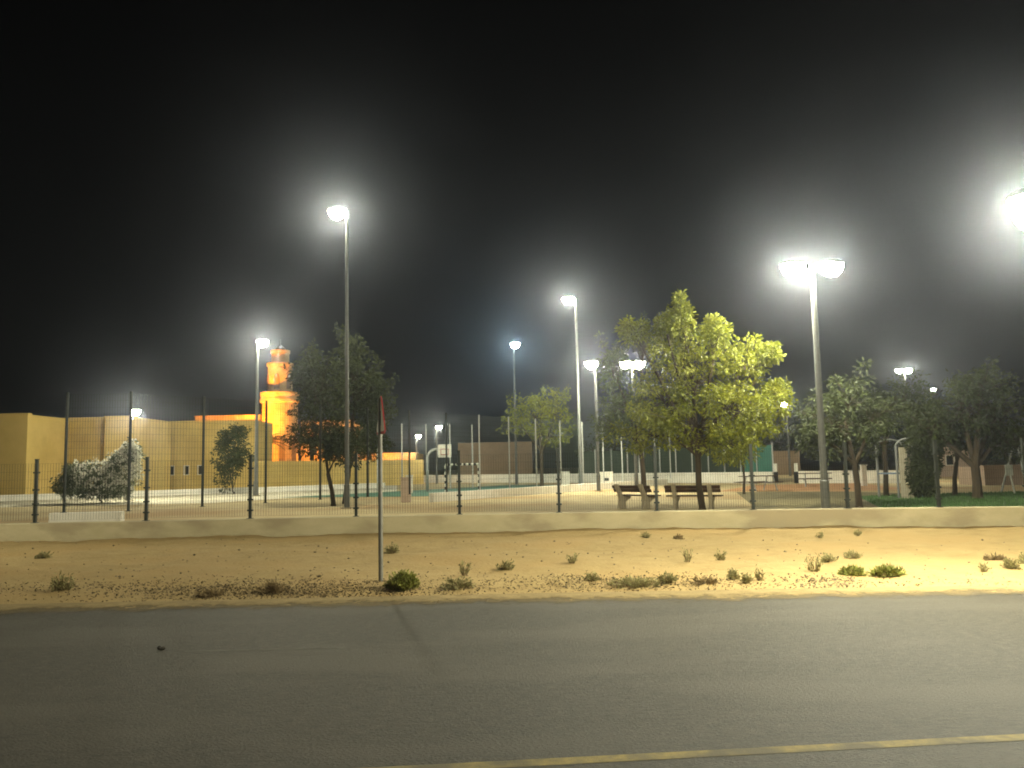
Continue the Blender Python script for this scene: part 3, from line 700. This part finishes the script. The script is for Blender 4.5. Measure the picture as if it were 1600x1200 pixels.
x, y = wpt(1183, 42); picnic('picnic table right of the bench pair under the bright tree', (x, y, PARK), R(15))
x, y = wpt(1272, 47); picnic('picnic table left of the near double lamp post, in front of the white wall', (x, y, PARK), R(-20))
# climbing tower
x, y = wpt(1406, 31.5)
pl = thing('climbing_tower', 'blue-grey and beige playground climbing tower with pale arched bars', 'playground tower', (x, y, PARK), R(12))
TW = 1.15
for sx in (-1, 1):
    for sy in (-1, 1): MB().tube([(sx * TW / 2, sy * TW / 2, 0), (sx * TW / 2, sy * TW / 2, 2.0)], .045, 8).build('post', M['polesteel'], pl)
MB().box(-TW / 2, TW / 2, -TW / 2, TW / 2, .9, .96).build('deck', M['blue'], pl)
# panel with hand-hold cut-outs
b = MB()
for i, (z0, z1, a, c) in enumerate(((.0, .45, -.5, .02), (.45, .62, -.5, -.28), (.45, .62, -.1, .02), (.62, 1.0, -.5, .02), (1.0, 1.18, -.5, -.3), (1.0, 1.18, -.12, .02), (1.18, 1.9, -.5, .02))): b.box(a, c, -TW / 2 - .06, -TW / 2 - .02, z0, z1)
b.build('climbing_panel', M['beige'], pl)
MB().box(.2, .52, -TW / 2 - .06, -TW / 2 - .02, 0, 1.7).build('side_panel', M['blue'], pl)
for sy in (-1, 1):
    MB().tube([(TW / 2 * math.cos(R(a)), sy * TW / 2, 1.95 + .28 * math.sin(R(a))) for a in range(0, 181, 15)], .028, 6).build('arch_bar', M['steel'], pl)
MB().tube([(-.05, -TW / 2, 2.0), (.25, -TW / 2 - .3, 1.8), (.5, -TW / 2 - .5, 1.3), (.55, -TW / 2 - .55, 0)], .03, 6).build('slide_rail', M['steel'], pl)
for k in range(5): MB().tube([(.12, -TW / 2 - .3 + .01 * k, .25 + .3 * k), (.55, -TW / 2 - .45, .25 + .3 * k)], .022, 5).build('rung', M['steel'], pl)
# swing frame (slanted poles at the right edge)
x, y = wpt(1590, 34)
sw_ = thing('swing_frame', 'pale slanted swing frame at the right edge behind the fence', 'swing', (x, y, PARK), R(10))
for px_ in (0, 2.4):
    for s in (-1, 1): MB().tube([(px_ - .5 * (1 if px_ == 0 else -1) * .6, s * .7, 0), (px_, 0, 2.3)], .04, 6).build('leg', M['steel'], sw_)
MB().tube([(-.1, 0, 2.3), (2.5, 0, 2.3)], .045, 6).build('top_bar', M['steel'], sw_)
for px_ in (.9, 1.6):
    o = MB().box(px_ - .22, px_ + .22, -.1, .1, .5, .53).build('seat', M['black'], sw_)
    for dx in (-.2, .2): MB().tube([(px_ + dx, 0, .53), (px_ + dx, 0, 2.28)], .012, 4).build('chain', M['steel'], o)
# leaning white sign
x, y = wpt(1577, 33)
s_ = thing('small_sign', 'small white square sign on a leaning white post near the right edge', 'sign', (x + .1, y, PARK))
MB().tube([(0, 0, 0), (-.16, 0, 1.05)], .035, 6).build('post', M['signwhite'], s_); MB().box(-.33, -.03, -.05, -.03, .72, 1.15).build('sign_plate', M['signwhite'], s_)
# pillars / cabinets
def pillar(label, px0, px1, py0, d, m, name='concrete_pillar', hole=False):
    a = at(px0, py0, d); c = at(px1, py0, d); wd = c.x - a.x
    t = thing(name, label, 'pillar', (a.x, d, PARK)); H = a.z - PARK
    MB().box(0, wd, 0, wd * .8, 0, H).build('body', m, t, bevel=.02); MB().box(-.03, wd + .03, -.03, wd * .8 + .03, H + .003, H + .06).build('cap', m, t)
    if hole: MB().box(wd * .28, wd * .68, -.02, .01, H * .5, H * .68).build('plate', M['black'], t)
pillar('pale pillar with a dark plate at the right end of the bright court kerb', 938, 957, 739, 50.5, M['white'], hole=True)
pillar('pale grey cabinet in front of the far white wall left of the middle mast', 878, 890, 738, 60, M['white'], 'cabinet')
pillar('pinkish pillar at the court corner left of the basketball post', 626, 641, 748, 36.5, M['pinkwall'])
pillar('small white block standing behind the pinkish pillar', 634, 644, 744, 50, M['white'])
pillar('white pillar in the far wall beside the climbing tower', 1346, 1354, 728, 46, M['white'])
# ================================================================== ROADSIDE SIGN
sp = gnd(595, 905, .06)
sg = thing('road_sign', 'triangular warning sign on a dark pole on the verge, seen almost edge-on', 'road sign', (sp.x, sp.y, .02))
hs_ = at(600, 622, sp.y).z
MB().tube([(0, 0, -.1), (0, 0, hs_ - .02)], .034, 10).build('pole', M['signsteel'], sg)
S = .27; zb = hs_ - .56
rot = Matrix.Translation((.05, 0, zb)) @ Matrix.Rotation(R(-69), 4, 'Z')
def tri(r, y0, y1, zc, b):
    pts = []
    for a in (90, 210, 330):
        for da in (-16, 0, 16): pts.append((r * (1 if da == 0 else .97) * math.cos(R(a + da * .35)), zc + r * (1 if da == 0 else .97) * math.sin(R(a + da * .35)) * 1.12))
    m = rot @ Matrix(((1, 0, 0, 0), (0, 0, -1, y0), (0, 1, 0, 0), (0, 0, 0, 1)))
    return b.prism(pts, y0 - y1, m)
pl_ = tri(.33, -.03, -.042, .2, MB()).build('sign_plate', M['signred'], sg)
tri(.292, -.0425, -.046, .215, MB()).build('white_field', M['signwhite'], pl_)
m = rot @ Matrix(((1, 0, 0, 0), (0, 0, -1, -.0465), (0, 1, 0, 0), (0, 0, 0, 1)))
MB().prism([(-.03, .12), (.03, .12), (.045, .34), (-.045, .34)], .004, m).build('symbol', M['black'], pl_)
MB().box(-.05, .05, -.028, .02, .15, .19, rot).build('bracket', M['signsteel'], sg)

# ================================================================== VERGE PLANTS
def plant(label, px, py, wpx, hpx, kind, seed):
    p = gnd(px, py, .05); p.z = vz(p.x, p.y) - .01; d = p.y; s = d / F; rg = random.Random(seed)
    w_, h = wpx * s / 2, hpx * s * .76
    t = thing('verge_shrub', label, 'shrub', p, 0, 'shrubs on the sand verge')
    st = MB(); lf = MB()
    m, n, ll = {'green': (M['shrubg'], 150, .05), 'grey': (M['shrub'], 60, .045), 'dry': (M['dry'], 46, .05), 'tuft': (M['shrub'], 34, .045)}[kind]
    nb = max(8, int(n * max(.25, min(2.2, w_ * 4))))
    for k in range(nb):
        a = rg.uniform(0, 6.28); q = rg.random() ** .5
        e = Vector((math.cos(a) * w_ * q, math.sin(a) * w_ * q * .8, h * math.sqrt(max(.03, 1 - q * q * .9)) * rg.uniform(.55, 1.1)))
        if kind == 'tuft': e.z = h * rg.uniform(.5, 1.15)
        b0 = Vector((e.x * .3 + rg.uniform(-.02, .02), e.y * .3, -.02)); mid = b0.lerp(e, .5) + Vector((rg.uniform(-.03, .03), rg.uniform(-.03, .03), .03))
        st.tube([b0, mid, e], [.006, .0045, .002], 3, False)
        for i in range(11 if kind == 'green' else 8):
            u = rg.uniform(.25, 1.05); pt = b0.lerp(e, u) + rnd_dir(rg) * .03
            leaf(lf, rg, pt, (e - b0).normalized() + rnd_dir(rg) * .9, ll * rg.uniform(.7, 1.5), ll * .4)
    st.build('stems', M['dry'], t); lf.build('foliage', m, t)
plants = [
 ('small low shrub near the wall at the far left', 68, 873, 24, 13, 'grey'),
 ('grey-green shrub by the road at the far left', 97, 921, 38, 30, 'grey'),
 ('brownish shrub in the litter by the road, left of the sign', 424, 921, 44, 24, 'dry'),
 ('low twig tuft by the road edge left of the brownish shrub', 330, 926, 40, 12, 'dry'),
 ('round dense green bush right of the sign pole, largest on the verge', 628, 917, 52, 36, 'green'),
 ('grey shrub behind the sign pole towards the wall', 611, 864, 26, 18, 'grey'),
 ('upright grey shrub right of the round green bush', 726, 898, 22, 26, 'tuft'),
 ('low spreading weed in front of the upright grey shrub', 716, 915, 50, 18, 'grey'),
 ('small rounded shrub in mid verge under the court fence', 790, 887, 27, 20, 'grey'),
 ('small upright tuft left of the long weedy strip', 893, 880, 20, 17, 'tuft'),
 ('tiny weed at the left end of the long weedy strip', 924, 906, 20, 15, 'grey'),
 ('long flat weedy strip by the road below the benches', 990, 912, 90, 16, 'grey'),
 ('denser right clump of the weedy strip by the road', 1043, 908, 34, 20, 'grey'),
 ('tiny dark tuft at the wall foot below the left bench', 1008, 843, 14, 11, 'grey'),
 ('tiny dry tuft at the wall foot below the right bench', 1060, 843, 16, 8, 'dry'),
 ('upright dark tuft in mid verge below the right bench', 1073, 879, 17, 26, 'tuft'),
 ('fan shaped tuft in mid verge right of the upright dark tuft', 1125, 875, 22, 17, 'tuft'),
 ('left of three small shrubs by the road', 1144, 902, 24, 20, 'grey'),
 ('middle of three small shrubs by the road', 1166, 908, 20, 20, 'grey'),
 ('right of three small shrubs by the road', 1187, 903, 16, 22, 'tuft'),
 ('flat dry weed in front of the three small shrubs', 1100, 909, 40, 9, 'dry'),
 ('spiky grey shrub in mid verge below the near double lamp', 1272, 889, 32, 30, 'tuft'),
 ('small leaning shrub behind the spiky grey shrub', 1296, 877, 24, 18, 'grey'),
 ('dark tuft in mid verge right of the spiky shrub', 1334, 872, 24, 14, 'grey'),
 ('rounded olive shrub left of the widest olive clump', 1331, 894, 36, 17, 'green'),
 ('widest olive clump on the right half of the verge', 1386, 894, 50, 18, 'green'),
 ('tiny tuft at the wall foot under the leaning tree', 1342, 839, 12, 10, 'tuft'),
 ('tiny tuft in mid verge below the lamp post', 1281, 842, 10, 9, 'tuft'),
 ('small twin tuft near the right edge', 1538, 891, 20, 14, 'tuft'),
 ('flat dark weed near the right edge', 1556, 874, 34, 11, 'dry'),
 ('bushy shrub near the right edge', 1580, 889, 30, 20, 'grey'),
 ('shrub cut by the right edge of the picture', 1602, 880, 22, 20, 'grey'),
]
for i, a in enumerate(plants): plant(*a, 100 + i)
p = gnd(256, 1015, 0); rg = random.Random(9); b = MB()
t = thing('rubble_lump', 'dark lump of rubble lying on the asphalt at left', 'rubble', (p.x, p.y, 0))
for k in range(5):
    r = rg.uniform(.010, .024); c = Vector((rg.uniform(-.05, .05), rg.uniform(-.04, .04), r * .7))
    vs = [c + Vector((r * rg.uniform(.7, 1.5) * x, r * rg.uniform(.7, 1.5) * y, r * rg.uniform(.6, 1) * z)) for x, y, z in ((1, 0, 0), (0, 1, 0), (-1, 0, 0), (0, -1, 0), (0, 0, 1), (0, 0, -.9))]
    q = MB(); q.add(vs, [(0, 1, 4), (1, 2, 4), (2, 3, 4), (3, 0, 4), (1, 0, 5), (2, 1, 5), (3, 2, 5), (0, 3, 5)]); q.build('fragment', M['asphalt'], t)
# litter and pebbles
rg = random.Random(77); b = MB(); c = MB()
for k in range(7000):
    u = rg.random()
    if u < .55: px = rg.gauss(430, 150); py = rg.gauss(922, 7)
    elif u < .75: px = rg.gauss(980, 110); py = rg.gauss(910, 6)
    else: px = rg.uniform(-50, 1650); py = rg.gauss(918 - (px - 800) * .006, 9)
    p = gnd(px, min(py, 938), .03)
    if p.y < NE(cl(p.x)) - .4: continue
    p.z = vz(p.x, p.y) + .012
    leaf(b, rg, p, Vector((rg.uniform(-1, 1), rg.uniform(-1, 1), rg.uniform(0, .5))), rg.uniform(.015, .06), rg.uniform(.006, .02))
b.build('dry_litter', M['litter'], kind='stuff', label='dry leaves and twigs along the edge of the road', category='litter')
for k in range(900):
    px, py = rg.uniform(-60, 1660), rg.uniform(842, 930)
    if rg.random() < .3: px, py = rg.gauss(1290, 30), rg.gauss(905, 4)
    p = gnd(px, py, .05); r = rg.uniform(.006, .022) * (1.6 if rg.random() < .1 else 1)
    p.z = vz(p.x, p.y) + r * .3
    vs = [p + Vector((r * rg.uniform(.7, 1.4) * x, r * rg.uniform(.7, 1.4) * y, r * rg.uniform(.5, .9) * z)) for x, y, z in ((1, 0, 0), (0, 1, 0), (-1, 0, 0), (0, -1, 0), (0, 0, 1), (0, 0, -1))]
    c.add(vs, [(0, 1, 4), (1, 2, 4), (2, 3, 4), (3, 0, 4), (1, 0, 5), (2, 1, 5), (3, 2, 5), (0, 3, 5)])
c.build('pebbles', M['stone'], kind='stuff', label='small stones scattered over the sand verge', category='stones')

# ================================================================== HAZE
b = MB().box(-424, 424, -424, 424, -1.2, 17)  # volume added to spread a lens-like glow round the lamps
hm = bpy.data.materials.new('haze'); hm.use_nodes = True; n = hm.node_tree.nodes; n.remove(n['Principled BSDF'])
pv = n.new('ShaderNodeVolumePrincipled'); pv.inputs['Color'].default_value = (.745, .80, .97, 1); pv.inputs['Density'].default_value = HAZE; pv.inputs['Anisotropy'].default_value = 0.92
hm.node_tree.links.new(pv.outputs[0], n['Material Output'].inputs['Volume'])
b.build('haze', hm, kind='stuff', label='thin haze added to imitate the lens glow round the lamps', category='haze')
